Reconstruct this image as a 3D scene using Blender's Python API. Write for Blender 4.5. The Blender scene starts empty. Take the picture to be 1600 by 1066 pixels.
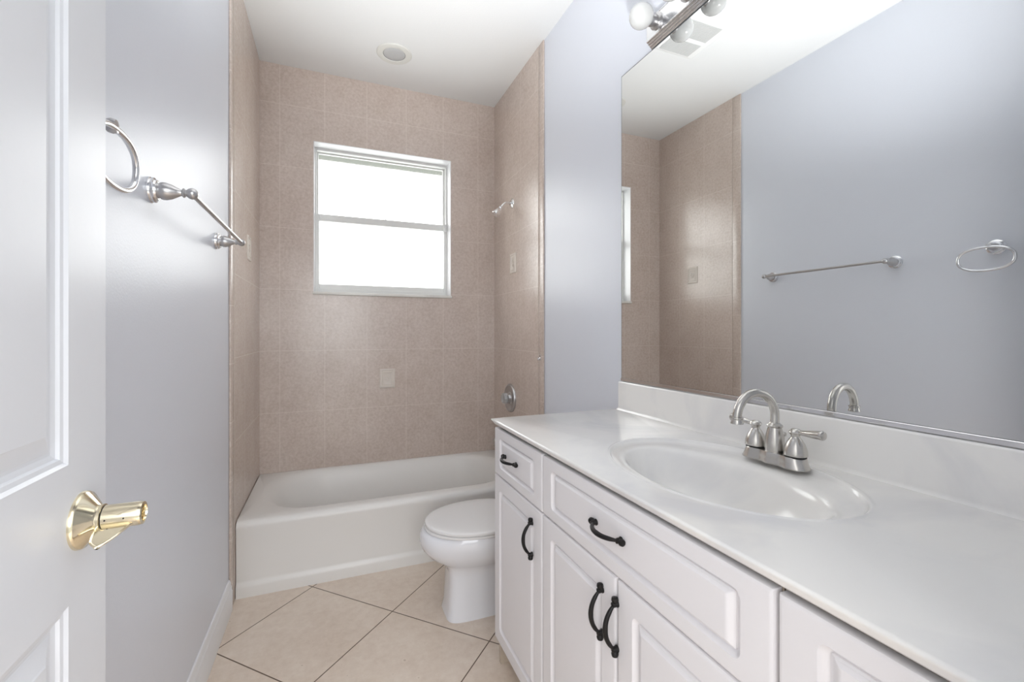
import bpy, bmesh, math, random
from mathutils import Vector, Matrix
random.seed(7)
PI = math.pi
C = bpy.context.scene.collection

# ------------------------------------------------------------------ camera, world, lights, exposure
cam_data = bpy.data.cameras.new('camera')
cam = bpy.data.objects.new('camera', cam_data); C.objects.link(cam)
cam.location = (0.4078, 0.0, 1.2204)
cam.rotation_euler = (PI/2, 0, math.radians(-21.95))
cam_data.sensor_width = 36.0
cam_data.lens = 693.5/1600*36
cam_data.shift_x = (800-797.7)/1600
cam_data.shift_y = -(533-518.2)/1600
cam_data.clip_start = 0.02
bpy.context.scene.camera = cam

world = bpy.data.worlds.new('daylight'); bpy.context.scene.world = world
world.use_nodes = True
bgn = world.node_tree.nodes['Background']
# overcast sky: bright on the garden side (+y) behind the window, dimmer on the bedroom side; paler blue low down
_t = world.node_tree; _N = _t.nodes.new; _g = _N('ShaderNodeNewGeometry'); _s = _N('ShaderNodeSeparateXYZ')
_t.links.new(_g.outputs['Incoming'], _s.inputs[0])
_r = _N('ShaderNodeMapRange'); _r.inputs['From Min'].default_value = 0.3; _r.inputs['From Max'].default_value = -0.5
_r.inputs['To Min'].default_value = 0.95; _r.inputs['To Max'].default_value = 2.9
_t.links.new(_s.outputs['Y'], _r.inputs['Value']); _t.links.new(_r.outputs[0], bgn.inputs[1])
_c = _N('ShaderNodeValToRGB'); _c.color_ramp.elements[0].position = 0.415; _c.color_ramp.elements[0].color = (1, 1, 1, 1)
_c.color_ramp.elements[1].position = 0.465; _c.color_ramp.elements[1].color = (0.52, 0.54, 0.53, 1)
_z = _N('ShaderNodeMapRange'); _z.inputs['From Min'].default_value = -1; _z.inputs['From Max'].default_value = 1
_t.links.new(_s.outputs['Z'], _z.inputs['Value']); _t.links.new(_z.outputs[0], _c.inputs[0]); _t.links.new(_c.outputs[0], bgn.inputs[0])

def area(name, loc, target, sx, sy, power, color=(1,1,1)):
    l = bpy.data.lights.new(name, 'AREA'); l.shape = 'RECTANGLE'; l.size = sx; l.size_y = sy
    l.energy = power; l.color = color
    o = bpy.data.objects.new(name, l); C.objects.link(o); o.location = loc
    o.rotation_euler = (Vector(target)-Vector(loc)).to_track_quat('-Z', 'Y').to_euler()
    return o
def spot(name, loc, target, power, size, blend, radius, color=(1,1,1)):
    l = bpy.data.lights.new(name, 'SPOT'); l.energy = power; l.color = color
    l.spot_size = math.radians(size); l.spot_blend = blend; l.shadow_soft_size = radius
    o = bpy.data.objects.new(name, l); C.objects.link(o); o.location = loc
    o.rotation_euler = (Vector(target)-Vector(loc)).to_track_quat('-Z', 'Y').to_euler()
    return o
# daylight of the bedroom window across from the open door
area('bedroom_daylight', (0.45, -1.6, 1.7), (0.8, 1.6, 1.4), 1.8, 1.6, 17, (0.90, 0.95, 1.0))
# the photographer's flash, bounced off the ceiling
spot('bounced_flash', (0.70, 0.30, 1.15), (0.76, 1.42, 2.87), 148, 67, 1.0, 0.06, (0.96, 0.98, 1.0))
WINDOW_GLOW = 0.06

vs = bpy.context.scene.view_settings
vs.view_transform = 'Standard'; vs.look = 'None'; vs.gamma = 1.0; vs.use_curve_mapping = False
vs.exposure = 1.08

# ------------------------------------------------------------------ materials
def lin(r, g, b):
    f = lambda v: (v/255/12.92) if v/255 <= 0.04045 else ((v/255+0.055)/1.055)**2.4
    return (f(r), f(g), f(b), 1)

class NT:
    def __init__(s, name):
        s.m = bpy.data.materials.new(name); s.m.use_nodes = True
        s.t = s.m.node_tree; s.n = s.t.nodes; s.p = s.n['Principled BSDF']; s.out = s.n['Material Output']
    def add(s, typ, **kw):
        n = s.n.new(typ)
        for k, v in kw.items():
            setattr(n, k, v)
        return n
    def link(s, a, b): s.t.links.new(a, b)
    def math(s, op, a, b=None):
        n = s.n.new('ShaderNodeMath'); n.operation = op
        for i, v in enumerate((a, b)):
            if v is None: continue
            if isinstance(v, (int, float)): n.inputs[i].default_value = v
            else: s.link(v, n.inputs[i])
        return n.outputs[0]
    def pos(s): return s.add('ShaderNodeNewGeometry').outputs['Position']
    def noise(s, vec, scale, detail=3, rough=0.55):
        n = s.add('ShaderNodeTexNoise'); n.inputs['Scale'].default_value = scale
        n.inputs['Detail'].default_value = detail; n.inputs['Roughness'].default_value = rough
        s.link(vec, n.inputs['Vector']); return n.outputs['Fac']
    def ramp(s, fac, stops):
        r = s.add('ShaderNodeValToRGB'); e = r.color_ramp.elements
        e[0].position, e[0].color = stops[0]; e[1].position, e[1].color = stops[-1]
        for p_, c_ in stops[1:-1]:
            k = e.new(p_); k.color = c_
        s.link(fac, r.inputs[0]); return r.outputs[0]
    def mix(s, fac, a, b):
        m = s.add('ShaderNodeMix'); m.data_type = 'RGBA'
        if isinstance(fac, (int, float)): m.inputs[0].default_value = fac
        else: s.link(fac, m.inputs[0])
        for i, v in ((6, a), (7, b)):
            if isinstance(v, tuple): m.inputs[i].default_value = v
            else: s.link(v, m.inputs[i])
        return m.outputs[2]
    def bump(s, h, strength, dist, prev=None):
        b = s.add('ShaderNodeBump'); b.inputs['Strength'].default_value = strength; b.inputs['Distance'].default_value = dist
        s.link(h, b.inputs['Height'])
        if prev is not None: s.link(prev, b.inputs['Normal'])
        return b.outputs[0]

def simple(name, col, rough=0.4, metal=0.0, coat=0.0, var=0.0, spec=0.5):
    """plain finish with a faint procedural variation in tone and gloss"""
    k = NT(name); p = k.p
    p.inputs['Base Color'].default_value = col; p.inputs['Roughness'].default_value = rough
    p.inputs['Metallic'].default_value = metal; p.inputs['Coat Weight'].default_value = coat
    p.inputs['Specular IOR Level'].default_value = spec
    nz = k.noise(k.pos(), 9, 4)
    if var > 0:
        d = tuple(c*(1-var) for c in col[:3])+(1,)
        k.link(k.mix(nz, d, col), p.inputs['Base Color'])
    k.link(k.math('ADD', k.math('MULTIPLY', nz, 0.06), rough-0.03), p.inputs['Roughness'])
    return k.m

def paint(name, col, rough, bump_s, scale=170, spec=0.5):
    k = NT(name); k.p.inputs['Base Color'].default_value = col; k.p.inputs['Roughness'].default_value = rough
    k.p.inputs['Specular IOR Level'].default_value = spec
    ps = k.pos()
    k.link(k.bump(k.noise(ps, scale, 2), bump_s, 0.002), k.p.inputs['Normal'])
    return k.m

def tile_wall(name, ua, u0, pw, z0, ph, strip=None):
    """mottled pink-beige wall tile with pale grout; ua = 'X' or 'Y' runs along the wall"""
    k = NT(name); ps = k.pos()
    sep = k.add('ShaderNodeSeparateXYZ'); k.link(ps, sep.inputs[0])
    u = k.math('SUBTRACT', sep.outputs[ua], u0); v = k.math('SUBTRACT', sep.outputs['Z'], z0)
    cb = k.add('ShaderNodeCombineXYZ'); k.link(u, cb.inputs[0]); k.link(v, cb.inputs[1])
    b = k.add('ShaderNodeTexBrick'); b.offset = 0.0; b.squash = 1.0
    b.inputs['Scale'].default_value = 1.0; b.inputs['Mortar Size'].default_value = 0.0018
    b.inputs['Mortar Smooth'].default_value = 0.2
    b.inputs['Brick Width'].default_value = pw; b.inputs['Row Height'].default_value = ph
    b.inputs['Color1'].default_value = (0.48, 0.48, 0.48, 1); b.inputs['Color2'].default_value = (0.56, 0.56, 0.56, 1)
    b.inputs['Mortar'].default_value = (0.5, 0.5, 0.5, 1)
    k.link(cb.outputs[0], b.inputs['Vector'])
    n1 = k.noise(ps, 7, 5, 0.6); n2 = k.noise(ps, 64, 5, 0.7); n3 = k.noise(ps, 110, 2, 0.5)
    mx = k.math('ADD', k.math('MULTIPLY', n1, 0.3), k.math('MULTIPLY', n2, 0.7))
    col = k.ramp(mx, [(0.34, lin(196, 178, 165)), (0.5, lin(209, 193, 182)), (0.66, lin(220, 206, 196))])
    spk = k.math('GREATER_THAN', n3, 0.66)
    col = k.mix(k.math('MULTIPLY', spk, 0.12), col, lin(228, 216, 206))
    col = k.mix(k.math('MULTIPLY', b.outputs['Fac'], 0.7), col, lin(229, 217, 207))
    k.link(col, k.p.inputs['Base Color'])
    k.link(k.math('ADD', k.math('MULTIPLY', k.noise(ps, 2, 1), 0.05), 0.23), k.p.inputs['Roughness'])
    k.p.inputs['Specular IOR Level'].default_value = 0.85
    k.link(k.bump(k.math('MULTIPLY', b.outputs['Fac'], -1.0), 0.3, 0.0006), k.p.inputs['Normal'])
    return k.m

def floor_tile(name):
    k = NT(name); ps = k.pos()
    mp = k.add('ShaderNodeMapping'); mp.vector_type = 'TEXTURE'
    mp.inputs['Location'].default_value = (0.3229, 2.3213, 0); mp.inputs['Rotation'].default_value = (0, 0, math.radians(-45.3))
    k.link(ps, mp.inputs['Vector'])
    b = k.add('ShaderNodeTexBrick'); b.offset = 0.0; b.squash = 1.0
    b.inputs['Scale'].default_value = 1.0; b.inputs['Mortar Size'].default_value = 0.0024; b.inputs['Mortar Smooth'].default_value = 0.15
    b.inputs['Brick Width'].default_value = 0.47; b.inputs['Row Height'].default_value = 0.47
    b.inputs['Color1'].default_value = (0.3, 0.3, 0.3, 1); b.inputs['Color2'].default_value = (0.7, 0.7, 0.7, 1)
    k.link(mp.outputs[0], b.inputs['Vector'])
    n1 = k.noise(ps, 4, 6, 0.65); n2 = k.noise(ps, 30, 5, 0.7)
    mx = k.math('ADD', k.math('MULTIPLY', n1, 0.5), k.math('MULTIPLY', n2, 0.5))
    col = k.ramp(mx, [(0.30, lin(214, 195, 177)), (0.5, lin(227, 211, 195)), (0.70, lin(238, 225, 211))])
    n3 = k.noise(ps, 60, 1, 0.4)
    col = k.mix(k.math('MULTIPLY', k.math('GREATER_THAN', n3, 0.79), 0.4), col, lin(150, 118, 90))
    col = k.mix(b.outputs['Fac'], col, lin(104, 84, 66))
    k.link(col, k.p.inputs['Base Color'])
    k.link(k.math('ADD', k.math('MULTIPLY', n2, 0.15), 0.28), k.p.inputs['Roughness'])
    k.link(k.bump(k.math('MULTIPLY', b.outputs['Fac'], -1.0), 0.6, 0.002), k.p.inputs['Normal'])
    return k.m

def marble(name, c1, c2, rough=0.16):
    k = NT(name); ps = k.pos()
    w = k.add('ShaderNodeTexNoise'); w.inputs['Scale'].default_value = 2.2; w.inputs['Detail'].default_value = 5
    w.inputs['Distortion'].default_value = 1.6
    k.link(ps, w.inputs['Vector'])
    k.link(k.ramp(w.outputs['Fac'], [(0.30, c2), (0.52, c1), (0.8, c1)]), k.p.inputs['Base Color'])
    k.p.inputs['Roughness'].default_value = rough; k.p.inputs['Coat Weight'].default_value = 0.15
    return k.m

def brushed(name, col, rough=0.27):
    k = NT(name); k.p.inputs['Base Color'].default_value = col; k.p.inputs['Metallic'].default_value = 1
    n = k.noise(k.pos(), 6, 1)
    k.link(k.math('ADD', k.math('MULTIPLY', n, 0.04), rough-0.02), k.p.inputs['Roughness'])
    return k.m

def frosted(name, glow, tint):
    """obscure glass: daylight scattered in the pane plus a blurred look-through"""
    k = NT(name)
    em = k.add('ShaderNodeEmission'); em.inputs[0].default_value = tint; em.inputs[1].default_value = glow
    rf = k.add('ShaderNodeBsdfRefraction'); rf.inputs['Color'].default_value = (0.97, 0.975, 0.97, 1)
    rf.inputs['Roughness'].default_value = 0.22; rf.inputs['IOR'].default_value = 1.10
    gl = k.add('ShaderNodeBsdfGlossy'); gl.inputs['Roughness'].default_value = 0.25
    bp = k.bump(k.noise(k.pos(), 220, 2), 0.2, 0.002)
    k.link(bp, rf.inputs['Normal']); k.link(bp, gl.inputs['Normal'])
    m1 = k.add('ShaderNodeMixShader'); m1.inputs[0].default_value = 0.05
    k.link(rf.outputs[0], m1.inputs[1]); k.link(gl.outputs[0], m1.inputs[2])
    ad = k.add('ShaderNodeAddShader'); k.link(em.outputs[0], ad.inputs[0]); k.link(m1.outputs[0], ad.inputs[1])
    k.link(ad.outputs[0], k.out.inputs['Surface'])
    return k.m

M = {}
M['wall'] = paint('wall_paint_pale_grey', lin(225, 228, 236), 0.34, 0.16)
M['ceiling'] = paint('ceiling_paint_white', lin(229, 229, 228), 0.7, 0.2, 120, 0.3)
M['trim'] = paint('trim_gloss_white', lin(238, 238, 240), 0.28, 0.05)
M['door'] = paint('door_gloss_white', lin(234, 236, 241), 0.30, 0.10, 60)
M['tile_back'] = tile_wall('wall_tile_back', 'X', 0.1100, 0.2570, 0.7170, 0.3830)
M['tile_side'] = tile_wall('wall_tile_side', 'Y', 2.3300, 0.2560, 0.7170, 0.3830)
M['tile_strip'] = tile_wall('wall_tile_edge_strip', 'Y', 2.0, 1.0, 0.8196, 0.2580)
M['floor'] = floor_tile('floor_tile_beige')
M['deco'] = simple('accent_tile_cream', lin(228, 218, 208), 0.3, var=0.05)
M['porcelain'] = simple('porcelain_white', lin(238, 238, 242), 0.10, coat=0.4)
M['seat'] = simple('seat_plastic_white', lin(236, 234, 233), 0.22)
M['tub'] = simple('tub_enamel_white', lin(238, 235, 231), 0.34)
M['tub_in'] = M['tub']
M['cab'] = simple('cabinet_foil_white', lin(234, 231, 233), 0.34, spec=0.4)
M['carcass'] = simple('cabinet_carcass_cream', lin(196, 182, 166), 0.5)
M['counter'] = marble('cultured_marble_white', lin(243, 241, 238), lin(226, 225, 226))
M['nickel'] = brushed('brushed_nickel', (0.60, 0.58, 0.55, 1), 0.27)
M['chrome'] = brushed('polished_chrome', (0.84, 0.84, 0.85, 1), 0.13)
M['satin'] = brushed('satin_nickel', (0.56, 0.55, 0.55, 1), 0.32)
M['brass'] = brushed('polished_brass', (0.80, 0.71, 0.52, 1), 0.12)
M['black'] = simple('black_iron', lin(34, 32, 32), 0.38, metal=0.5)
M['dark'] = simple('dark_gap', lin(20, 19, 18), 0.6)
M['alu'] = simple('window_frame_white', lin(236, 236, 234), 0.35)
M['sill'] = marble('window_sill_marble', lin(240, 238, 232), lin(222, 218, 212), 0.25)
M['pane'] = frosted('frosted_glass', WINDOW_GLOW, (1.0, 1.0, 0.98, 1))
M['bulb'] = simple('bulb_opal_glass', lin(205, 205, 203), 0.12, coat=0.2)
M['plastic'] = simple('fan_plastic_white', lin(238, 238, 236), 0.4)
M['grille'] = simple('fan_grille_grey', lin(196, 196, 194), 0.55)
M['lens'] = simple('light_lens_grey', lin(190, 190, 190), 0.45)
M['light_trim'] = simple('light_trim_offwhite', lin(220, 219, 213), 0.4)
M['eave'] = simple('eave_stucco', lin(66, 72, 56), 0.8)
M['leaf'] = simple('shrub_leaf', lin(70, 105, 95), 0.7, var=0.4)
k = NT('mirror_glass'); k.p.inputs['Base Color'].default_value = (0.82, 0.83, 0.825, 1)
k.p.inputs['Metallic'].default_value = 1; k.p.inputs['Roughness'].default_value = 0.012
wv = k.noise(k.pos(), 2, 1); k.link(k.math('MULTIPLY', wv, 0.02), k.p.inputs['Roughness']); M['mirror'] = k.m
k = NT('acrylic_knob'); k.p.inputs['Base Color'].default_value = (0.92, 0.93, 0.93, 1)
k.p.inputs['Roughness'].default_value = 0.08; k.p.inputs['Transmission Weight'].default_value = 0.6
k.link(k.bump(k.noise(k.pos(), 60, 1), 0.1, 0.002), k.p.inputs['Normal']); M['acrylic'] = k.m

# ------------------------------------------------------------------ mesh helpers
def finish(bm, name, mat, parent=None, smooth=None, loc=None):
    bmesh.ops.remove_doubles(bm, verts=bm.verts, dist=1e-6)
    bmesh.ops.recalc_face_normals(bm, faces=bm.faces)
    me = bpy.data.meshes.new(name); bm.to_mesh(me); bm.free()
    mats = mat if isinstance(mat, (list, tuple)) else [mat]
    for m_ in mats: me.materials.append(M[m_] if isinstance(m_, str) else m_)
    o = bpy.data.objects.new(name, me); C.objects.link(o)
    if smooth is not None:
        me.polygons.foreach_set('use_smooth', [True]*len(me.polygons))
        me.set_sharp_from_angle(angle=math.radians(smooth))
    if loc: o.location = loc
    if parent is not None:
        o.parent = parent
        o.matrix_parent_inverse = Matrix.Identity(4)
        if not loc: o.location = -world_loc(parent)
    return o
def world_loc(o):
    v = Vector(o.location)
    while o.parent: o = o.parent; v = v+Vector(o.location)
    return v
def tag(o, label=None, cat=None, group=None, kind=None):
    for a, b in (('label', label), ('category', cat), ('group', group), ('kind', kind)):
        if b: o[a] = b
    return o
def empty(name, loc, label, cat, group=None):
    o = bpy.data.objects.new(name, None); C.objects.link(o); o.location = loc
    o.empty_display_size = 0.05
    return tag(o, label, cat, group)
def reorigin(o, p):
    """put a mesh thing's origin at p without moving it"""
    p = Vector(p); o.data.transform(Matrix.Translation(-p)); o.location = p; return o
def box(bm, x0, x1, y0, y1, z0, z1, bev=0.0, seg=2, mi=0):
    r = bmesh.ops.create_cube(bm, size=1)
    vs_ = r['verts']
    for v in vs_:
        v.co = Vector(((x0+x1)/2+v.co.x*(x1-x0), (y0+y1)/2+v.co.y*(y1-y0), (z0+z1)/2+v.co.z*(z1-z0)))
    fs = list({f for v in vs_ for f in v.link_faces})
    for f in fs: f.material_index = mi
    if bev > 0:
        es = list({e for v in vs_ for e in v.link_edges})
        bmesh.ops.bevel(bm, geom=es, offset=bev, segments=seg, profile=0.5, affect='EDGES')
    return bm
def B(): return bmesh.new()
def loft(bm, rings, closed=True, cap0=False, cap1=False, mi=0):
    vr = [[bm.verts.new(p) for p in r] for r in rings]
    n = len(vr[0])
    for a, b in zip(vr, vr[1:]):
        for i in range(n if closed else n-1):
            j = (i+1) % n
            try: f = bm.faces.new((a[i], a[j], b[j], b[i])); f.material_index = mi
            except ValueError: pass
    if cap0: bm.faces.new(vr[0][::-1]).material_index = mi
    if cap1: bm.faces.new(vr[-1]).material_index = mi
    return vr
def frame_of(d):
    d = Vector(d).normalized(); up = Vector((0, 0, 1)) if abs(d.z) < 0.9 else Vector((1, 0, 0))
    a = d.cross(up).normalized(); b = d.cross(a).normalized(); return a, b
def lathe(bm, prof, origin, axis, n=32, cap0=True, cap1=True, mi=0):
    """prof: list of (radius, distance along axis)"""
    o = Vector(origin); ax = Vector(axis).normalized(); a, b = frame_of(ax)
    rings = [[o+ax*h+(a*math.cos(2*PI*i/n)+b*math.sin(2*PI*i/n))*max(r, 1e-5) for i in range(n)] for r, h in prof]
    return loft(bm, rings, True, cap0, cap1, mi)
def tube(bm, pts, rad, n=16, caps=True, flat=None, closed=False, mi=0):
    """sweep along pts; rad number or list; flat=(ky) squashes second axis"""
    pts = [Vector(p) for p in pts]; m = len(pts)
    rads = rad if isinstance(rad, (list, tuple)) else [rad]*m
    rings = []; pa = None
    for i, p in enumerate(pts):
        if closed: d = pts[(i+1) % m]-pts[i-1]
        else: d = pts[min(i+1, m-1)]-pts[max(i-1, 0)]
        d.normalize()
        if pa is None: a, b = frame_of(d)
        else:
            a = (pa-d*pa.dot(d)).normalized(); b = d.cross(a).normalized()
        pa = a
        ky = flat if flat else 1.0
        rings.append([p+(a*math.cos(2*PI*j/n)+b*math.sin(2*PI*j/n)*ky)*rads[i] for j in range(n)])
    if closed: rings.append(rings[0])
    return loft(bm, rings, True, caps and not closed, caps and not closed, mi)
def sphere(bm, c, r, sx=1, sy=1, sz=1, n=20):
    rr = bmesh.ops.create_uvsphere(bm, u_segments=n, v_segments=n//2+2, radius=r)
    for v in rr['verts']: v.co = Vector((c[0]+v.co.x*sx, c[1]+v.co.y*sy, c[2]+v.co.z*sz))
def rrect(u0, u1, v0, v1, r, k=5):
    """rounded rectangle, 4*(k+1) points, counter-clockwise from the lower right corner"""
    r = max(1e-5, min(r, (u1-u0)/2-1e-5, (v1-v0)/2-1e-5)); pts = []
    for cx, cy, a0 in ((u1-r, v0+r, -PI/2), (u1-r, v1-r, 0), (u0+r, v1-r, PI/2), (u0+r, v0+r, PI)):
        for i in range(k+1):
            a = a0+PI/2*i/k; pts.append((cx+r*math.cos(a), cy+r*math.sin(a)))
    return pts
def arc(c, r, a0, a1, n, u, v):
    c = Vector(c); u = Vector(u); v = Vector(v)
    return [c+u*r*math.cos(a0+(a1-a0)*i/n)+v*r*math.sin(a0+(a1-a0)*i/n) for i in range(n+1)]

# ------------------------------------------------------------------ room shell
XL, XR, YB, H = -0.010, 1.528, 3.0816, 2.8746      # drywall faces left / right, tiled back face, ceiling
YF = 0.13                                          # inside face of the wall with the doorway
TE = 2.262                                         # front edge of the tiled surround
WX0, WX1, WZ0, WZ1 = 0.301, 1.193, 1.474, 2.432    # window opening
def st(o): o['kind'] = 'structure'; return o

st(finish(box(B(), -0.4, 2.1, -1.2, 3.3, -0.06, 0.0), 'floor', 'floor'))
st(finish(box(B(), -0.12, 1.64, -0.0, 3.3, H, H+0.08), 'ceiling', 'ceiling'))
wl = st(finish(box(B(), XL-0.10, XL, 0.0, 3.3, 0.0, H), 'wall_left', 'wall'))
wr = st(finish(box(B(), XR, XR+0.10, 0.0, 3.3, 0.0, H), 'wall_right', 'wall'))
bm = B()                                            # wall with the doorway the picture was taken from
box(bm, XL, 0.066, 0.01, YF, 0, H); box(bm, 0.845, XR, 0.01, YF, 0, H); box(bm, 0.066, 0.845, 0.01, YF, 2.06, H)
st(finish(bm, 'wall_front', 'wall'))
bm = B()                                            # back wall around the window opening
yb0, yb1 = YB+0.009, 3.30
box(bm, XL, WX0, yb0, yb1, 0, H); box(bm, WX1, XR, yb0, yb1, 0, H)
box(bm, WX0, WX1, yb0, yb1, 0, WZ0-0.018); box(bm, WX0, WX1, yb0, yb1, WZ1, H)
wb = st(finish(bm, 'wall_back', 'trim'))
bm = B()
for b_ in ((0.0, WX0, 0.30, H), (WX1, 1.52, 0.30, H), (WX0, WX1, 0.30, WZ0-0.018), (WX0, WX1, WZ1, H)):
    box(bm, b_[0], b_[1], YB, yb0, b_[2], b_[3])
st(finish(bm, 'wall_tile', 'tile_back', wb))
def side_tile(x0, x1, par):
    st(finish(box(B(), x0, x1, 2.330, YB, 0.0, H), 'wall_tile', 'tile_side', par))
    bm = B(); box(bm, x0, x1, TE, 2.329, 0.0, H, 0.003, 2)
    st(finish(bm, 'edge_tile_strip', 'tile_strip', par, 40))
side_tile(XL, 0.0, wl); side_tile(1.52, XR, wr)
def accent_tile(c, u, n, par):
    """small relief tile: frame, groove and a rosette; u = wall direction, n = outward normal"""
    bm = B(); c = Vector(c); u = Vector(u); n = Vector(n); w = Vector((0, 0, 1))
    prof = [(0, 0.0), (0, 0.0035), (0.002, 0.005), (0.012, 0.005), (0.014, 0.0025), (0.018, 0.0025), (0.020, 0.0045), (0.026, 0.0045), (0.028, 0.003)]
    rings = [[c+u*a+w*b+n*d for a, b in rrect(-0.05+i, 0.05-i, -0.064+i, 0.064-i, 0.002, 2)] for i, d in prof]
    loft(bm, rings, True, False, True)
    for r in (0.016, 0.008):
        tube(bm, [c+n*0.0035+u*r*math.cos(t*PI/8)+w*r*1.25*math.sin(t*PI/8) for t in range(16)], 0.0022, 6, closed=True)
    o = finish(bm, 'accent_tile', 'deco', par, 30); o['label'] = 'small cream relief tile'; return o
accent_tile((0.755, YB, 0.906), (1, 0, 0), (0, -1, 0), wb)
accent_tile((0.0, 2.700, 1.662), (0, 1, 0), (1, 0, 0), wl)
accent_tile((1.52, 2.711, 1.671), (0, 1, 0), (-1, 0, 0), wr)

# baseboard along the left wall (moulded profile swept along y)
bm = B()
prof = [(0, 0), (0.015, 0), (0.015, 0.085), (0.0125, 0.092), (0.0125, 0.104), (0.009, 0.110), (0.0085, 0.120), (0.005, 0.131), (0.002, 0.133), (0, 0.133)]
loft(bm, [[Vector((XL+a, y, b)) for a, b in prof] for y in (YF, TE-0.001)], True, True, True)
st(finish(bm, 'baseboard_left', 'trim', None, 30))
# door casing around the doorway
bm = B()
box(bm, 0.045, 0.068, 0.0, YF+0.002, 0, 2.06, 0.002); box(bm, 0.843, 0.862, 0.0, YF+0.002, 0, 2.06, 0.002); box(bm, 0.045, 0.862, 0.0, YF+0.002, 2.045, 2.07, 0.002)
st(finish(bm, 'trim_1', 'trim'))

# ------------------------------------------------------------------ window_1
w1 = bpy.data.objects.new('window_1', None); C.objects.link(w1); w1.location = (0.747, 3.18, WZ0); st(w1)
def bars(bm, x0, x1, z0, z1, y0, y1, wl_, wr_, wb_, wt_, bev=0.002):
    box(bm, x0, x0+wl_, y0, y1, z0, z1, bev); box(bm, x1-wr_, x1, y0, y1, z0, z1, bev)
    box(bm, x0+wl_, x1-wr_, y0, y1, z0, z0+wb_, bev); box(bm, x0+wl_, x1-wr_, y0, y1, z1-wt_, z1, bev)
bm = B(); bars(bm, WX0, WX1, WZ0, WZ1, 3.175, 3.245, 0.016, 0.016, 0.030, 0.020); st(finish(bm, 'window_frame', 'alu', w1))
bm = B(); bars(bm, WX0+0.016, WX1-0.016, 1.960, WZ1-0.02, 3.212, 3.232, 0.010, 0.012, 0.03, 0.008); us = st(finish(bm, 'upper_sash', 'alu', w1))
bm = B(); bars(bm, WX0+0.012, WX1-0.012, WZ0+0.028, 1.996, 3.180, 3.206, 0.020, 0.016, 0.032, 0.045); ls = st(finish(bm, 'lower_sash', 'alu', w1))
st(finish(box(B(), WX0+0.024, WX1-0.026, 3.219, 3.223, 1.985, WZ1-0.026), 'pane', 'pane', us))
st(finish(box(B(), WX0+0.030, WX1-0.026, 3.192, 3.196, WZ0+0.050, 1.965), 'pane', 'pane', ls))
bm = B(); box(bm, WX1-0.036, WX1-0.012, 3.166, 3.181, 1.942, 1.998, 0.004, 2); lathe(bm, [(0.006, 0), (0.006, 0.006), (0.003, 0.008)], (WX1-0.024, 3.166, 1.970), (0, -1, 0), 12)
st(finish(bm, 'sash_latch', 'alu', ls, 40))
bm = B(); lathe(bm, [(0.004, 0), (0.004, 0.008), (0.002, 0.010)], (0.757, 3.186, 1.996), (0, 0, 1), 10); st(finish(bm, 'sash_knob', 'alu', ls, 40))
st(finish(box(B(), WX0-0.004, WX1+0.006, YB-0.012, 3.30, WZ0-0.018, WZ0, 0.004, 3), 'window_sill', 'sill', w1, 40))
bm = B()                                            # painted returns of the opening
box(bm, WX0, WX0+0.004, YB, 3.175, WZ0, WZ1); box(bm, WX1-0.004, WX1, YB, 3.175, WZ0, WZ1); box(bm, WX0, WX1, YB, 3.175, WZ1-0.004, WZ1)
st(finish(bm, 'window_return', 'trim', w1))
# eave above the window outside
st(finish(box(B(), -1.6, 3.0, 3.31, 3.95, 2.62, 2.75), 'roof_eave', 'eave'))

# garden shrubs seen as a blur low in the frosted panes
bm = B()
for i in range(26):
    x_ = -3.2+i*0.30; r_ = random.uniform(0.30, 0.62)
    rr = bmesh.ops.create_icosphere(bm, subdivisions=3, radius=r_)
    for v in rr['verts']:
        v.co = v.co*(1+random.uniform(-0.16, 0.16))+Vector((x_, 8.6+random.uniform(-0.3, 0.3)*0.0+0.25*math.sin(i*2.1), 1.25+0.25*math.sin(i*0.7+0.9)))
    box(bm, x_-0.02, x_+0.02, 8.55, 8.65, 0.0, 1.5)
st(finish(bm, 'garden_hedge', 'leaf'))

# ------------------------------------------------------------------ door_1 (open flat along the left wall)
def slab_with_panels(bm, X, T, y0, y1, z0, z1, ycuts, zcuts, prof):
    """front face at x=X toward +x, thickness T; panels fill every (ycut, zcut) cell"""
    ys = sorted({y0, y1, *[v for c in ycuts for v in c]}); zs = sorted({z0, z1, *[v for c in zcuts for v in c]})
    for a, b in zip(ys, ys[1:]):
        for c, d in zip(zs, zs[1:]):
            if (a, b) in ycuts and (c, d) in zcuts:
                rings = [[Vector((X+dep, u, v)) for u, v in rrect(a+i, b-i, c+i, d-i, 0.0005, 1)] for i, dep in prof]
                rings[0] = [Vector((X, u, v)) for u, v in rrect(a, b, c, d, 0.0, 1)]
                loft(bm, rings, True, False, True)
            else:
                bm.faces.new([bm.verts.new((X, u, v)) for u, v in ((a, c), (b, c), (b, d), (a, d))])
    P8 = [(X, y0, z0), (X, y1, z0), (X, y1, z1), (X, y0, z1), (X-T, y0, z0), (X-T, y1, z0), (X-T, y1, z1), (X-T, y0, z1)]
    v = [bm.verts.new(p) for p in P8]
    for f in ((0, 1, 5, 4), (1, 2, 6, 5), (2, 3, 7, 6), (3, 0, 4, 7), (4, 5, 6, 7)): bm.faces.new([v[i] for i in f])
DX, DY1 = 0.085, 0.867
bm = B()
slab_with_panels(bm, DX, 0.035, YF+0.002, DY1, 0.012, 2.035, [(0.230, 0.445), (0.545, 0.763)],
                 [(0.225, 0.857), (1.044, 1.720), (1.800, 1.940)],
                 [(0, 0), (0.004, -0.0035), (0.0095, -0.0048), (0.0115, -0.0085), (0.018, -0.0105), (0.022, -0.0105), (0.024, -0.0095), (0.045, -0.0025), (0.047, -0.0012), (0.049, -0.0012)])
door = st(finish(bm, 'door_1', 'door'))
door['label'] = 'white panelled door standing open along the left wall'
kc = Vector((DX, 0.796, 0.958))
bm = B()
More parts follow.
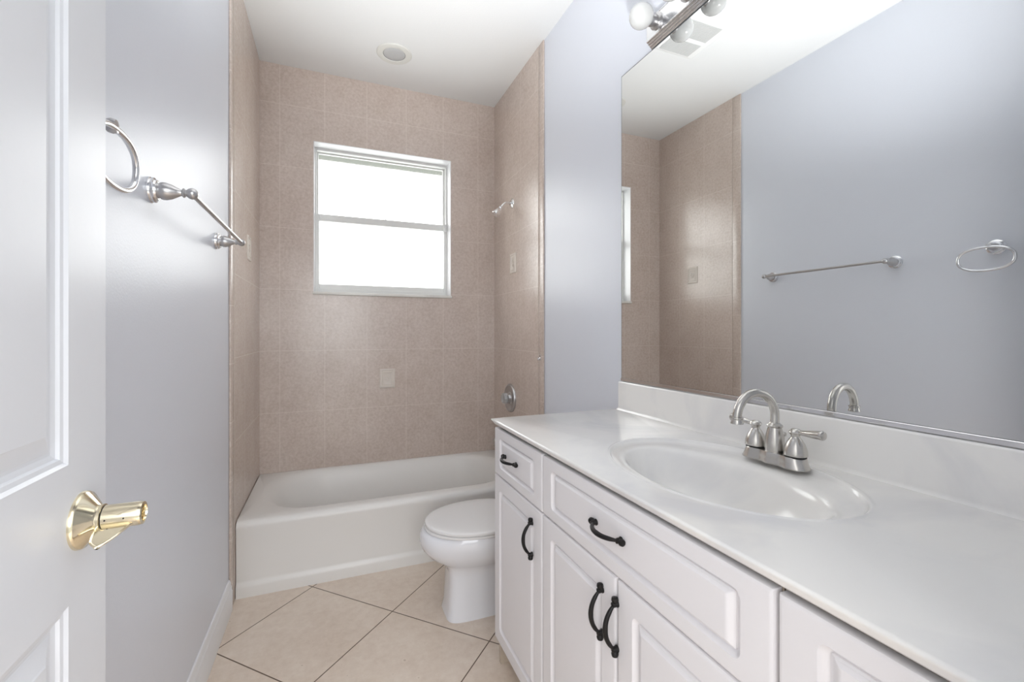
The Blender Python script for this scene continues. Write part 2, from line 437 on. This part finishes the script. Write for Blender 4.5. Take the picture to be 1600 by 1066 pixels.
lathe(bm, [(0.0165, 0.0255), (0.0165, 0.066), (0.0155, 0.070), (0.0115, 0.071), (0.0105, 0.068), (0.0105, 0.060)], kc, (1, 0, 0), 36, True, True)
# thumb wing: a curved plate from the sleeve toward the hinge side
out = []
for i in range(9):
    t = i/8
    out.append((0.024+0.040*t, 0.0))
wing = []
n = 10
for lev in range(n+1):
    s_ = lev/n
    xa = 0.021+0.003*s_*s_; xb = 0.062-0.022*s_-0.010*s_**4
    if s_ > 0.7: xa += 0.010*((s_-0.7)/0.3)**2
    yy = -0.011-0.030*s_; zz = -0.008-0.013*s_-0.006*s_*s_
    wing.append((xa, xb, yy, zz))
for sgn in (0.0016, -0.0016):
    rows = []
    for xa, xb, yy, zz in wing:
        rows.append([kc+Vector((xa+(xb-xa)*j/6, yy, zz+sgn)) for j in range(7)])
    loft(bm, rows, False)
edge = [kc+Vector((w_[0], w_[2], w_[3])) for w_ in wing]+[kc+Vector((w_[1], w_[2], w_[3])) for w_ in reversed(wing)]
tube(bm, edge, 0.0018, 8)
hnd = finish(bm, 'door_handle', 'brass', door, 35); st(hnd)
hnd['label'] = 'polished brass handle with thumb wing'
bm = B()
lathe(bm, [(0.039, 0.0), (0.039, 0.003), (0.0375, 0.006), (0.020, 0.0185), (0.0185, 0.021), (0.0185, 0.0245), (0.0160, 0.0255)], kc, (1, 0, 0), 40)
st(finish(bm, 'handle_rose', 'brass', hnd, 30))
bm = B(); lathe(bm, [(0.0166, 0.0246), (0.0166, 0.0262)], kc, (1, 0, 0), 32); lathe(bm, [(0.0102, 0.0605), (0.0102, 0.0612)], kc, (1, 0, 0), 20)
for dx in (0.031, 0.052): lathe(bm, [(0.0011, 0), (0.0011, 0.0006)], kc+Vector((dx, -0.0163, 0.0005)), (0, -1, 0), 8)
st(finish(bm, 'handle_gap', 'dark', hnd))

# ------------------------------------------------------------------ bathtub
TY0, TY1, TZ = 2.340, YB-0.001, 0.352
bm = B(); K = 8
X0, X1 = 0.002, 1.518
rings = []
R3 = lambda x0, x1, y0, y1, r, z: [Vector((a, b, z)) for a, b in rrect(x0, x1, y0, y1, r, K)]
rings.append(R3(X0, X1, TY0, TY1, 0.002, 0.0))
rings.append(R3(X0, X1, TY0, TY1, 0.002, 0.045))
rings.append(R3(X0, X1, TY0+0.002, TY1, 0.002, 0.055))
rings.append(R3(X0, X1, TY0+0.009, TY1, 0.002, 0.064))
rings.append(R3(X0, X1, TY0+0.011, TY1, 0.002, 0.075))
rings.append(R3(X0, X1, TY0+0.006, TY1, 0.002, TZ-0.045))
for i in range(6):
    a = PI/2*i/5
    rings.append(R3(X0+0.001*i/5, X1, TY0+0.004+0.030*(1-math.cos(a)), TY1, 0.002, TZ-0.034+0.030*math.sin(a)))
rings.append(R3(X0+0.002, X1-0.002, TY0+0.050, TY1-0.002, 0.004, TZ-0.002))
ix0, ix1, iy0, iy1 = 0.075, 1.440, TY0+0.080, TY1-0.030
for d, z, r in ((-0.018, TZ, 0.27), (-0.006, TZ-0.003, 0.27), (0.006, TZ-0.011, 0.265), (0.016, TZ-0.026, 0.26), (0.025, TZ-0.05, 0.25), (0.036, TZ-0.11, 0.24), (0.055, TZ-0.20, 0.22), (0.075, 0.085, 0.19), (0.105, 0.058, 0.17), (0.16, 0.048, 0.13), (0.24, 0.045, 0.08)):
    lx = d*2.2 if d > 0 else d
    rings.append(R3(ix0+lx, ix1-d, iy0+d, iy1-d, r, z))
loft(bm, rings, True, True, True)
tub = finish(bm, 'bathtub', 'tub', None, 50)
tag(reorigin(tub, (0.76, 2.7, 0)), 'white alcove bathtub with plain apron under the frosted window', 'bathtub')
bm = B(); lathe(bm, [(0.034, 0), (0.034, 0.003), (0.028, 0.006), (0.006, 0.007)], (1.30, 2.72, 0.046), (0, 0, 1), 24)
finish(bm, 'drain', 'chrome', tub, 35)

# ------------------------------------------------------------------ toilet (faces the left wall)
TCY = 1.893
def egg(xf, xb, hw, z, ex=2.0, n=40, cy=TCY, wide=0.55):
    """egg outline: front tip at xf, back at xb, widest at fraction `wide`"""
    pts = []; xm = xf+(xb-xf)*wide
    for i in range(n):
        t = 2*PI*i/n; c_, s_ = math.cos(t), math.sin(t)
        sx = math.copysign(abs(c_)**(2/ex), c_); sy = math.copysign(abs(s_)**(2/ex), s_)
        x = xm+(xm-xf)*sx*-1 if c_ > 0 else xm+(xb-xm)*-sx
        pts.append(Vector((x, cy+hw*sy, z)))
    return pts
toilet = empty('toilet', (1.15, TCY, 0), 'white toilet with closed lid standing between bathtub and vanity', 'toilet')
bm = B()
secs = [(0.860, 1.30, 0.097, 0.0, 5.5, .5), (0.862, 1.30, 0.096, 0.010, 5.5, .5), (0.868, 1.29, 0.093, 0.04, 5.0, .5), (0.872, 1.285, 0.092, 0.12, 4.6, .5),
        (0.874, 1.28, 0.093, 0.18, 4.2, .5), (0.868, 1.28, 0.099, 0.212, 3.4, .5), (0.840, 1.285, 0.122, 0.235, 2.7, .52), (0.795, 1.29, 0.152, 0.262, 2.3, .55),
        (0.766, 1.295, 0.171, 0.295, 2.15, .55), (0.755, 1.30, 0.180, 0.328, 2.1, .55), (0.758, 1.30, 0.181, 0.356, 2.1, .55), (0.768, 1.30, 0.175, 0.372, 2.1, .55), (0.80, 1.28, 0.15, 0.374, 2.1, .55)]
loft(bm, [egg(a, b, c_, z, e, 48, TCY, w_) for a, b, c_, z, e, w_ in secs], True, True, True)
finish(bm, 'bowl', 'porcelain', toilet, 60)
bm = B()
box(bm, 1.20, 1.50, TCY-0.11, TCY+0.11, 0.29, 0.372, 0.02, 3)
finish(bm, 'tank_shelf', 'porcelain', toilet, 50)
bm = B(); loft(bm, [egg(0.776+i, 1.235-i*0.3, 0.181-i, z, 2.15, 48) for i, z in ((0.004, 0.374), (0.0, 0.377), (0.0, 0.384), (0.004, 0.387))], True, True, True)
finish(bm, 'seat', 'seat', toilet, 40)
bm = B(); loft(bm, [egg(0.780+i, 1.235-i*0.3, 0.183-i, z, 2.15, 48) for i, z in ((0.004, 0.3885), (0.0, 0.391), (0.0, 0.399), (0.003, 0.402), (0.012, 0.4035), (0.05, 0.4055), (0.12, 0.406))], True, True, True)
finish(bm, 'lid', 'seat', toilet, 40)
for s_ in (-1, 1):
    bm = B(); box(bm, 1.225, 1.262, TCY+s_*0.07-0.018, TCY+s_*0.07+0.018, 0.372, 0.402, 0.006, 2)
    finish(bm, 'seat_hinge', 'seat', toilet, 40)
bm = B(); loft(bm, [[Vector((a, b, z)) for a, b in rrect(1.305-d, 1.500, TCY-0.20-d, TCY+0.20+d, 0.03, 5)] for d, z in ((-0.02, 0.373), (-0.012, 0.40), (-0.004, 0.55), (0.0, 0.69))], True, True, True)
tank = finish(bm, 'tank', 'porcelain', toilet, 50)
bm = B(); loft(bm, [[Vector((a, b, z)) for a, b in rrect(1.298-d, 1.505, TCY-0.208-d, TCY+0.208+d, 0.03, 5)] for d, z in ((0.0, 0.691), (0.004, 0.694), (0.004, 0.716), (0.0, 0.722), (-0.02, 0.725))], True, True, True)
finish(bm, 'tank_lid', 'porcelain', toilet, 50)
bm = B(); lathe(bm, [(0.012, 0), (0.012, 0.006), (0.006, 0.009), (0.006, 0.016)], (1.303, TCY+0.14, 0.64), (-1, 0, 0), 16); tube(bm, [(1.289, TCY+0.14, 0.64), (1.287, TCY+0.10, 0.637), (1.287, TCY+0.065, 0.632)], [0.005, 0.006, 0.0075], 10)
finish(bm, 'flush_lever', 'chrome', tank, 40)

# ------------------------------------------------------------------ vanity cabinets
CF = 0.963                                          # face of doors and drawers
def front(bm, y0, y1, z0, z1, hy=0.052, hz=0.030, fy=0.076, fz=0.046):
    """thermofoil front at x=CF facing -x with a rounded routed groove and raised field"""
    T = 0.018
    def ring(iy, iz, dep, r): return [Vector((CF+dep, u, v)) for u, v in rrect(y0+iy, y1-iy, z0+iz, z1-iz, r, 5)]
    L = lambda t: (hy+(fy-hy)*t, hz+(fz-hz)*t)
    rg = [ring(0, 0, T, 0.001), ring(0, 0, 0.005, 0.001), ring(0.0012, 0.0012, 0.002, 0.002), ring(0.004, 0.004, 0.0003, 0.003), ring(0.007, 0.007, 0, 0.003),
          ring(*L(0.0), 0, 0.014), ring(*L(0.08), 0.0030, 0.0135), ring(*L(0.20), 0.0060, 0.012), ring(*L(0.36), 0.0085, 0.009), ring(*L(0.48), 0.0088, 0.006),
          ring(*L(0.53), 0.0066, 0.003), ring(*L(0.72), 0.0050, 0.002), ring(*L(0.76), 0.0036, 0.002), ring(*L(0.98), 0.0014, 0.0015), ring(*L(1.03), 0.0004, 0.0015), ring(*L(1.2), 0.0002, 0.0015)]
    loft(bm, rg, True, True, True)
def pull(p, direction, length=0.126, name='handle', parent=None):
    """antique bow pull; p = centre on the front face"""
    bm = B(); p = Vector(p); d = Vector(direction); nrm = Vector((-1, 0, 0)); h = length/2
    pts, rad = [], []
    for i in range(25):
        t = -1+2*i/24; a = abs(t)
        pts.append(p+d*t*(h-0.018)+nrm*(0.010+0.020*(1-a**2.2)))
        rad.append(0.0044+0.0012*(1-a)-0.0012*max(0, a-0.75)*4)
    tube(bm, pts, rad, 12)
    for s_ in (-1, 1):
        e = p+d*s_*(h-0.016)
        lathe(bm, [(0.0072, 0.0), (0.0074, 0.002), (0.0056, 0.005), (0.0062, 0.009), (0.0050, 0.013), (0.0, 0.0145)], e, nrm, 16)
        bead = [(0.0, 0), (0.0045, 0.001), (0.0052, 0.004), (0.0046, 0.007), (0.0060, 0.009), (0.0078, 0.013), (0.0066, 0.018), (0.0, 0.020)]
        lathe(bm, bead, e+nrm*0.0062-d*s_*0.004, d*s_, 14)
    return finish(bm, name, 'black', parent, 50)
ZT, ZD0, ZD1, ZDT, ZB = 0.8765, 0.7045, 0.8700, 0.7000, 0.098
def cabinet(name, label, y0, y1, drawers, doors):
    c = empty(name, (1.24, (y0+y1)/2, 0), label, 'cabinet', None)
    bm = B(); a, b = y0+0.0005, y1-0.0005
    for q in ((a, a+0.016), (b-0.016, b)): box(bm, 0.9830, XR-0.001, q[0], q[1], 0.0, ZT+0.001)
    box(bm, 0.9825, 1.0, a, b, ZT-0.030, ZT+0.0005); box(bm, 0.9825, 1.0, a, b, ZB-0.002, ZB+0.03); box(bm, 0.9825, 1.0, a, b, ZD0-0.02, ZD0+0.015)
    for q in ((a, a+0.03), (b-0.03, b)): box(bm, 0.9822, 1.0, q[0], q[1], ZB-0.001, ZT)
    box(bm, 1.0, XR-0.002, a+0.01, b-0.01, ZB, ZB+0.016); box(bm, XR-0.008, XR-0.0015, a+0.01, b-0.01, ZB, ZT); box(bm, 1.04, 1.055, a+0.01, b-0.01, 0.0, ZB+0.005)
    finish(bm, 'carcass', 'carcass', c)
    for a, b, hp in drawers:
        bm = B(); front(bm, a, b, ZD0, ZD1); dr = finish(bm, 'drawer', 'cab', c, 35)
        if hp: pull((CF, hp, 0.5*(ZD0+ZD1)+0.002), (0, 1, 0), parent=dr)
    for a, b, hp in doors:
        bm = B(); front(bm, a, b, ZB+0.006, ZDT, 0.050, 0.046, 0.074, 0.068); dr = finish(bm, 'door', 'cab', c, 35)
        if hp: pull((CF, hp, 0.603), (0, 0, 1), parent=dr)
    return c
cabinet('drawer_base_cabinet', 'narrow white vanity cabinet with one drawer and one door, next to the toilet', 1.1375, 1.5385, [(1.1400, 1.5340, 1.375)], [(1.1400, 1.5340, 1.2035)])
cabinet('sink_base_cabinet', 'wide white vanity cabinet with two doors below the oval basin', 0.4225, 1.1365, [(0.4255, 1.1345, 0.812)], [(0.7865, 1.1345, 0.834), (0.4255, 0.7800, 0.7790)])
cabinet('end_base_cabinet', 'white vanity cabinet without a pull, right of the cabinet under the basin', 0.1350, 0.4215, [(0.1400, 0.4185, None)], [(0.1400, 0.4185, 0.200)])

# ------------------------------------------------------------------ countertop with integral oval basin
CX0, CX1, CY0, CY1, CZ = 0.954, XR-0.001, 0.132, 1.553, 0.900
ocx, ocy, oa, ob = 1.243, 0.785, 0.212, 0.302       # raised outer oval
icx, icy, ia, ib = 1.222, 0.778, 0.143, 0.252       # basin mouth
ctop = empty('countertop', (1.24, 0.84, 0.875), 'white marbled vanity countertop with integral oval basin', 'countertop')
bm = B(); N = 128
angs = []
for i in range(N): angs.append(2*PI*i/N)
def rect_hit(t, m_):
    dx, dy = math.cos(t), math.sin(t)
    ts = []
    if dx > 1e-9: ts.append((CX1-m_*0-ocx)/dx)
    if dx < -1e-9: ts.append((CX0+m_-ocx)/dx)
    if dy > 1e-9: ts.append((CY1-m_-ocy)/dy)
    if dy < -1e-9: ts.append((CY0-ocy)/dy)
    s_ = min(ts); return ocx+dx*s_, ocy+dy*s_
corners = [math.atan2(y-ocy, x-ocx) % (2*PI) for x, y in ((CX0, CY0), (CX1, CY0), (CX1, CY1), (CX0, CY1))]
for ca in corners:
    j = min(range(N), key=lambda q: abs((angs[q]-ca+PI) % (2*PI)-PI)); angs[j] = ca
def rect_ring(m_, z):
    return [Vector((*rect_hit(t, m_), z)) for t in angs]
def ell_ring(cx, cy, a, b, z):
    out = []
    for t in angs:
        dx, dy = math.cos(t), math.sin(t); r = 1/math.sqrt((dx/a)**2+(dy/b)**2)
        out.append(Vector((cx+dx*r, cy+dy*r, z)))
    return out
def blend(t, z):
    return ell_ring(ocx+(icx-ocx)*t, ocy+(icy-ocy)*t, oa+(ia-oa)*t, ob+(ib-ob)*t, z)
EB = CZ-0.021                                       # underside of the edge
rg = [rect_ring(0.014, EB), rect_ring(0.0105, EB+0.0015), rect_ring(0.0075, EB+0.005), rect_ring(0.0025, CZ-0.008), rect_ring(0.0005, CZ-0.005), rect_ring(0.0008, CZ-0.0028), rect_ring(0.0030, CZ-0.0007), rect_ring(0.006, CZ)]
rg += [blend(-0.16, CZ), blend(-0.07, CZ+0.0008), blend(-0.02, CZ+0.0022), blend(0.03, CZ+0.0022), blend(0.07, CZ+0.0002), blend(0.12, CZ-0.0045), blend(0.20, CZ-0.0075), blend(0.5, CZ-0.0085), blend(0.72, CZ-0.0100)]
rg += [blend(0.84, CZ-0.0122), blend(0.93, CZ-0.0165), blend(1.0, CZ-0.0225)]
for s_, dz in ((0.97, 0.032), (0.935, 0.046), (0.88, 0.066), (0.80, 0.088), (0.67, 0.110), (0.5, 0.126), (0.32, 0.135), (0.16, 0.138)):
    rg.append(ell_ring(icx+0.012*(1-s_), icy, ia*s_, ib*s_, CZ-dz))
loft(bm, rg, True, False, True)
finish(bm, 'slab_with_basin', 'counter', ctop, 45)
bm = B()
loft(bm, [[Vector((a, b, z)) for a, b in rrect(1.500+d, XR-0.001, CY0, 1.530-d, 0.006, 4)] for d, z in ((0.0, CZ-0.003), (-0.008, CZ-0.002), (-0.004, CZ+0.003), (0.0, CZ+0.010), (0.0, 1.011), (0.0015, 1.0145), (0.004, 1.0158))], True, True, True)
finish(bm, 'backsplash', 'counter', ctop, 40)
bm = B(); dz0 = CZ-0.138
lathe(bm, [(0.031, 0), (0.031, 0.0025), (0.026, 0.004), (0.021, 0.002), (0.020, 0.004), (0.014, 0.006), (0.0, 0.0065)], (icx+0.010, icy, dz0), (0, 0, 1), 28)
finish(bm, 'drain', 'nickel', ctop, 35)

# ------------------------------------------------------------------ faucet
FX, FY = 1.414, 0.766
fz = CZ+0.0016
fau = empty('faucet', (FX, FY, CZ), 'brushed nickel two-handle faucet with arched spout on the basin rim', 'faucet')
bm = B()
def base_ring(s_, z):
    pts = []; n = 72
    for i in range(n):
        t = 2*PI*i/n; yy = math.cos(t)*(0.083)*s_; q = yy/(0.083*s_)
        # peanut outline: full round at the two handle ends, waist beside the spout
        half = (0.0305-0.0065*math.exp(-((abs(yy)-0.026)/0.016)**2))*s_*math.sqrt(max(0, 1-abs(q)**6))
        pts.append(Vector((FX+math.copysign(half, math.sin(t)), FY+yy, z)) if abs(math.sin(t)) > 1e-6 else Vector((FX, FY+yy, z)))
    return pts
loft(bm, [base_ring(1.0, fz), base_ring(1.0, fz+0.003), base_ring(0.97, fz+0.006), base_ring(0.93, fz+0.014), base_ring(0.89, fz+0.024), base_ring(0.86, fz+0.0265)], True, True, True)
finish(bm, 'base_plate', 'nickel', fau, 50)
bz = fz+0.0265
bm = B()
lathe(bm, [(0.0225, -0.002), (0.0225, 0.002), (0.0222, 0.016), (0.0200, 0.038), (0.0160, 0.054), (0.0150, 0.058), (0.0175, 0.060), (0.0178, 0.063), (0.0150, 0.066), (0.0125, 0.067), (0.0105, 0.070)], (FX, FY, bz), (0, 0, 1), 32)
dirs = Vector((-1, 0.10, 0)).normalized(); R = 0.0565; acz = 1.0160
pts = [Vector((FX, FY, bz+0.060)), Vector((FX, FY, acz-0.02))]
pts += arc(Vector((FX, FY, acz))+dirs*R, R, PI, 0.0, 22, dirs*1.0, (0, 0, 1))
tip = pts[-1]; pts += [tip+Vector((0, 0, -0.005))+dirs*0.0]
tube(bm, pts, 0.0102, 20)
finish(bm, 'spout', 'nickel', fau, 45)
bm = B()
lathe(bm, [(0.0108, 0.004), (0.0135, 0.003), (0.0138, 0.0), (0.0120, -0.002), (0.0125, -0.006), (0.0140, -0.010), (0.0140, -0.0125), (0.0110, -0.013)], tip+Vector((0, 0, -0.002)), (0, 0, 1), 24)
finish(bm, 'aerator', 'nickel', fau, 35)
for s_ in (-1, 1):
    hc = Vector((FX, FY+s_*0.0525, bz))
    bm = B()
    lathe(bm, [(0.0225, 0.003), (0.0250, 0.0035), (0.0250, 0.006), (0.0240, 0.016), (0.0195, 0.030), (0.0132, 0.041), (0.0098, 0.045), (0.0092, 0.049), (0.0120, 0.053), (0.0145, 0.057), (0.0125, 0.061), (0.0070, 0.065), (0.0, 0.066)], hc, (0, 0, 1), 28)
    ld = Vector((-0.10, s_*1.0, 0.10)).normalized()
    lp = [hc+Vector((0, 0, 0.0565))+ld*t for t in (0.006, 0.014, 0.022, 0.034, 0.046, 0.056, 0.060, 0.066, 0.069, 0.0705)]
    tube(bm, lp, [0.0072, 0.0055, 0.0062, 0.0075, 0.0088, 0.0096, 0.0096, 0.0106, 0.0096, 0.005], 16)
    hn = finish(bm, 'handle', 'nickel', fau, 45)
    bm = B(); lathe(bm, [(0.0228, -0.001), (0.0228, 0.0034)], hc, (0, 0, 1), 28); finish(bm, 'seal_ring', 'dark', hn, 40)
bm = B(); lathe(bm, [(0.003, -0.002), (0.003, 0.034), (0.006, 0.036), (0.007, 0.041), (0.005, 0.045), (0, 0.046)], (FX+0.025, FY-0.004, bz), (0, 0, 1), 16)
finish(bm, 'lift_rod', 'nickel', fau, 40)

# ------------------------------------------------------------------ mirror
bm = B(); MX = 1.5200; MY0, MY1, MZ0, MZ1 = 0.150, 1.530, 1.029, 2.272
box(bm, MX, MX+0.006, MY0, MY1, MZ0, MZ1)
mir = finish(bm, 'mirror', 'mirror'); tag(reorigin(mir, (MX, 0.84, MZ0)), 'large frameless wall mirror above the vanity backsplash', 'mirror')
bm = B(); box(bm, MX-0.004, XR-0.0005, MY0, MY1+0.002, 1.0165, 1.0285, 0.001, 1)
finish(bm, 'bottom_channel', 'chrome', mir)
bm = B(); box(bm, MX+0.0003, XR-0.001, MY1+0.0001, MY1+0.0028, MZ0-0.002, MZ1+0.0025); box(bm, MX+0.0003, XR-0.001, MY0, MY1+0.0028, MZ1+0.0001, MZ1+0.003)
finish(bm, 'glass_edge', simple('mirror_edge_grey', lin(112, 116, 116), 0.3), mir)

# ------------------------------------------------------------------ vanity light bar above the mirror
LZ0, LZ1, LY0, LY1 = 2.278, 2.392, 0.735, 1.345
vl = empty('vanity_light', (XR, 1.04, 2.335), 'chrome strip light with unlit round bulbs above the mirror', 'wall light')
bm = B(); zc = (LZ0+LZ1)/2
half = [(0.000, 0.057), (0.004, 0.057)]
for q in range(4):                                  # four rounded ribs step down to the flat face
    cx_, cz_ = 0.0075+0.0068*q, 0.0540-0.0058*q
    for w_ in range(6):
        a_ = math.radians(118-130*w_/5)
        half.append((cx_+0.0042*math.cos(a_), cz_+0.0042*math.sin(a_)))
half.append((0.0310, 0.033))
prof = [(d, zc+h) for d, h in half]+[(d, zc-h) for d, h in reversed(half)]
loft(bm, [[Vector((XR-d, y, z)) for d, z in prof] for y in (LY0, LY1)], True, True, True)
finish(bm, 'ribbed_bar', 'chrome', vl)
bulb_ys = [1.290, 1.140, 0.990, 0.840]
for by in bulb_ys:
    c0 = Vector((XR-0.033, by, 2.342))
    bm = B(); lathe(bm, [(0.030, -0.004), (0.029, 0.003), (0.020, 0.006), (0.0200, 0.013), (0.0225, 0.017), (0.0245, 0.034), (0.0215, 0.0345), (0.0195, 0.016)], c0, (-1, 0, 0), 28, True, False)
    so = finish(bm, 'socket', 'satin', vl, 35)
    bm = B(); lathe(bm, [(0.0193, 0.0165), (0.0193, 0.0330), (0.0225, 0.0352), (0.0248, 0.0352), (0.0251, 0.0320)], c0, (-1, 0, 0), 28, True, False); finish(bm, 'socket_liner', 'black', so, 40)
    bm = B(); bc = 0.066
    pr = [(0.012, 0.018), (0.0125, 0.024)]
    for i in range(17):
        a = math.radians(163-163*i/16); pr.append((0.0425*math.sin(a), bc-0.0425*math.cos(PI-a)*-1*-1 if False else bc-0.0425*math.cos(a)*-1))
    lathe(bm, pr, c0, (-1, 0, 0), 32)
    finish(bm, 'bulb', 'bulb', vl, 60)

# ------------------------------------------------------------------ ceiling: recessed light and exhaust fan
RL = Vector((0.754, 2.709, H))
rl = empty('recessed_light', RL, 'round recessed ceiling light above the bathtub', 'ceiling light')
bm = B(); lathe(bm, [(0.102, 0.0), (0.102, 0.003), (0.098, 0.007), (0.080, 0.009), (0.066, 0.007), (0.063, 0.003), (0.063, 0.001)], RL, (0, 0, -1), 48, True, True)
finish(bm, 'trim_ring', 'light_trim', rl, 35)
bm = B(); lathe(bm, [(0.0625, 0.0012), (0.0625, 0.0035), (0.060, 0.0045), (0.03, 0.0055), (0.0, 0.006)], RL, (0, 0, -1), 40, True, False); finish(bm, 'lens', 'lens', rl, 35)
bm = B(); tube(bm, [RL+Vector((0.0635*math.cos(t*PI/20), 0.0635*math.sin(t*PI/20), -0.0032)) for t in range(40)], 0.0012, 6, closed=True); finish(bm, 'gasket', 'dark', rl, 40)
fan = empty('exhaust_fan', (0.77, 1.90, H), 'square white ceiling exhaust fan cover with two grey grilles', 'exhaust fan')
bm = B(); loft(bm, [[Vector((a, b, z)) for a, b in rrect(0.625+d, 0.915-d, 1.735+d, 2.075-d, 0.012, 4)] for d, z in ((0.0, H), (0.0, H-0.010), (0.004, H-0.015), (0.010, H-0.017))], True, True, True)
finish(bm, 'cover', 'plastic', fan, 40)
for y0, y1 in ((1.800, 1.922), (1.952, 2.055)):
    bm = B(); box(bm, 0.668, 0.882, y0, y1, H-0.0185, H-0.016)
    nb = int((y1-y0)/0.0065)
    for i in range(nb):
        yy = y0+(y1-y0)*(i+0.5)/nb; box(bm, 0.669, 0.881, yy-0.0016, yy+0.0016, H-0.0200, H-0.0184)
    finish(bm, 'grille', 'grille', fan)

# ------------------------------------------------------------------ towel bar and towel ring on the left wall
def wall_post(bm, base, n=(1, 0, 0)):
    lathe(bm, [(0.0315, 0.0), (0.0315, 0.004), (0.029, 0.0055), (0.0305, 0.008), (0.030, 0.012), (0.0265, 0.014), (0.025, 0.018), (0.0215, 0.0195)], base, n, 28)
def bell(bm, base, n=(1, 0, 0)):
    lathe(bm, [(0.0185, 0.019), (0.0215, 0.026), (0.0215, 0.034), (0.0180, 0.046), (0.0120, 0.057), (0.0085, 0.064), (0.0080, 0.067), (0.0115, 0.0695), (0.0115, 0.072), (0.0080, 0.0745), (0.0080, 0.077)], base, n, 24)
tb = empty('towel_bar', (XL, 1.685, 1.571), 'satin nickel towel bar on the left wall before the tiles', 'towel bar')
py0, py1 = 1.352, 2.018
for y in (py0, py1):
    bs = Vector((XL, y, 1.571)); bm = B(); bell(bm, bs); sphere(bm, bs+Vector((0.088, 0, 0)), 0.0138); post = finish(bm, 'post', 'satin', tb, 50)
    bm = B(); wall_post(bm, bs); finish(bm, 'wall_flange', 'chrome', post, 30)
bm = B(); tube(bm, [(XL+0.088, py0, 1.571), (XL+0.088, py1, 1.571)], 0.0068, 18); finish(bm, 'bar', 'satin', tb, 50)
tr = empty('towel_ring', (XL, 1.0, 1.580), 'oval nickel towel ring on the left wall, half behind the door', 'towel ring')
bs = Vector((XL, 0.985, 1.582)); bm = B()
lathe(bm, [(0.0150, 0.018), (0.0165, 0.024), (0.0150, 0.034), (0.010, 0.044), (0.0075, 0.050), (0.011, 0.053), (0.013, 0.060), (0.011, 0.067), (0.0, 0.070)], bs, (1, 0, 0), 24)
po = finish(bm, 'post', 'satin', tr, 50)
bm = B(); wall_post(bm, bs); finish(bm, 'wall_flange', 'chrome', po, 30)
rc = Vector((XL+0.060, 0.998, 1.530)); bm = B(); pts = []
for i in range(64):
    t = 2*PI*i/64; c_, s_ = math.cos(t), math.sin(t)
    pts.append(rc+Vector((0.004*s_, 0.090*math.copysign(abs(c_)**0.86, c_), 0.049*math.copysign(abs(s_)**0.86, s_))))
tube(bm, pts, 0.0058, 14, closed=True); finish(bm, 'ring', 'chrome', tr, 50)

# ------------------------------------------------------------------ shower fittings on the right tile wall
sh = empty('shower', (1.52, 2.735, 2.073), 'small chrome shower head on a bent arm above the tub', 'shower')
sc = Vector((1.52, 2.735, 2.073))
bm = B(); lathe(bm, [(0.034, 0), (0.033, 0.003), (0.022, 0.008), (0.012, 0.010)], sc, (-1, 0, 0), 28); finish(bm, 'flange', 'chrome', sh, 35)
bm = B(); ap = [sc+Vector(v) for v in ((0.0, 0, 0), (-0.022, 0, 0.001), (-0.040, 0, 0.0), (-0.053, 0, -0.006), (-0.064, 0, -0.017), (-0.076, 0, -0.032), (-0.082, 0, -0.040))]
tube(bm, ap, 0.0085, 14); finish(bm, 'arm', 'chrome', sh, 50)
hd = Vector((-0.62, 0, -0.78)).normalized(); h0 = sc+Vector((-0.076, 0, -0.032))
bm = B(); lathe(bm, [(0.010, 0.0), (0.0135, 0.004), (0.0140, 0.012), (0.0120, 0.016), (0.0165, 0.022), (0.0240, 0.046), (0.0262, 0.058), (0.0262, 0.066), (0.0235, 0.069), (0.0, 0.070)], h0, hd, 28)
finish(bm, 'head', 'chrome', sh, 40)
va = empty('shower_valve', (1.52, 2.756, 0.776), 'round shower valve plate with clear knob on the right tile wall', 'shower valve')
vc = Vector((1.52, 2.756, 0.776))
bm = B(); lathe(bm, [(0.094, 0), (0.094, 0.008), (0.090, 0.014), (0.084, 0.015), (0.077, 0.011), (0.060, 0.005), (0.042, 0.004), (0.034, 0.010), (0.030, 0.026)], vc, (-1, 0, 0), 48); finish(bm, 'escutcheon', 'satin', va, 35)
bm = B(); lathe(bm, [(0.024, 0.026), (0.034, 0.030), (0.036, 0.040), (0.034, 0.056), (0.026, 0.060), (0.0, 0.061)], vc, (-1, 0, 0), 10); finish(bm, 'knob', 'acrylic', va)
ts = Vector((1.52, 2.745, 0.500))
bm = B(); lathe(bm, [(0.030, 0.0), (0.030, 0.010), (0.026, 0.016), (0.024, 0.06), (0.023, 0.11), (0.020, 0.125), (0.0, 0.128)], ts, (-1, 0, 0), 24)
lathe(bm, [(0.016, 0.0), (0.015, 0.022)], ts+Vector((-0.108, 0, -0.012)), (0, 0, -1), 18); lathe(bm, [(0.004, 0), (0.004, 0.012), (0.007, 0.015), (0.0, 0.022)], ts+Vector((-0.10, 0, 0.018)), (0, 0, 1), 12)
sp = finish(bm, 'tub_spout', 'nickel', None, 40); tag(reorigin(sp, ts), 'nickel tub spout peeking out beside the vanity corner', 'tub spout')
bm = B(); wc = Vector((1.52, 2.300, 1.063))
lathe(bm, [(0.010, 0), (0.010, 0.004), (0.006, 0.007), (0.006, 0.011), (0.0095, 0.014), (0.0085, 0.019), (0.0, 0.021)], wc, (-1, 0, 0), 18)
lathe(bm, [(0.008, 0), (0.008, 0.005), (0.0, 0.008)], wc+Vector((0, 0, 0.019)), (-1, 0, 0), 16)
hk = finish(bm, 'wall_hook', 'chrome', None, 40); tag(reorigin(hk, wc), 'tiny chrome hook on the tile edge above the counter corner', 'wall hook')
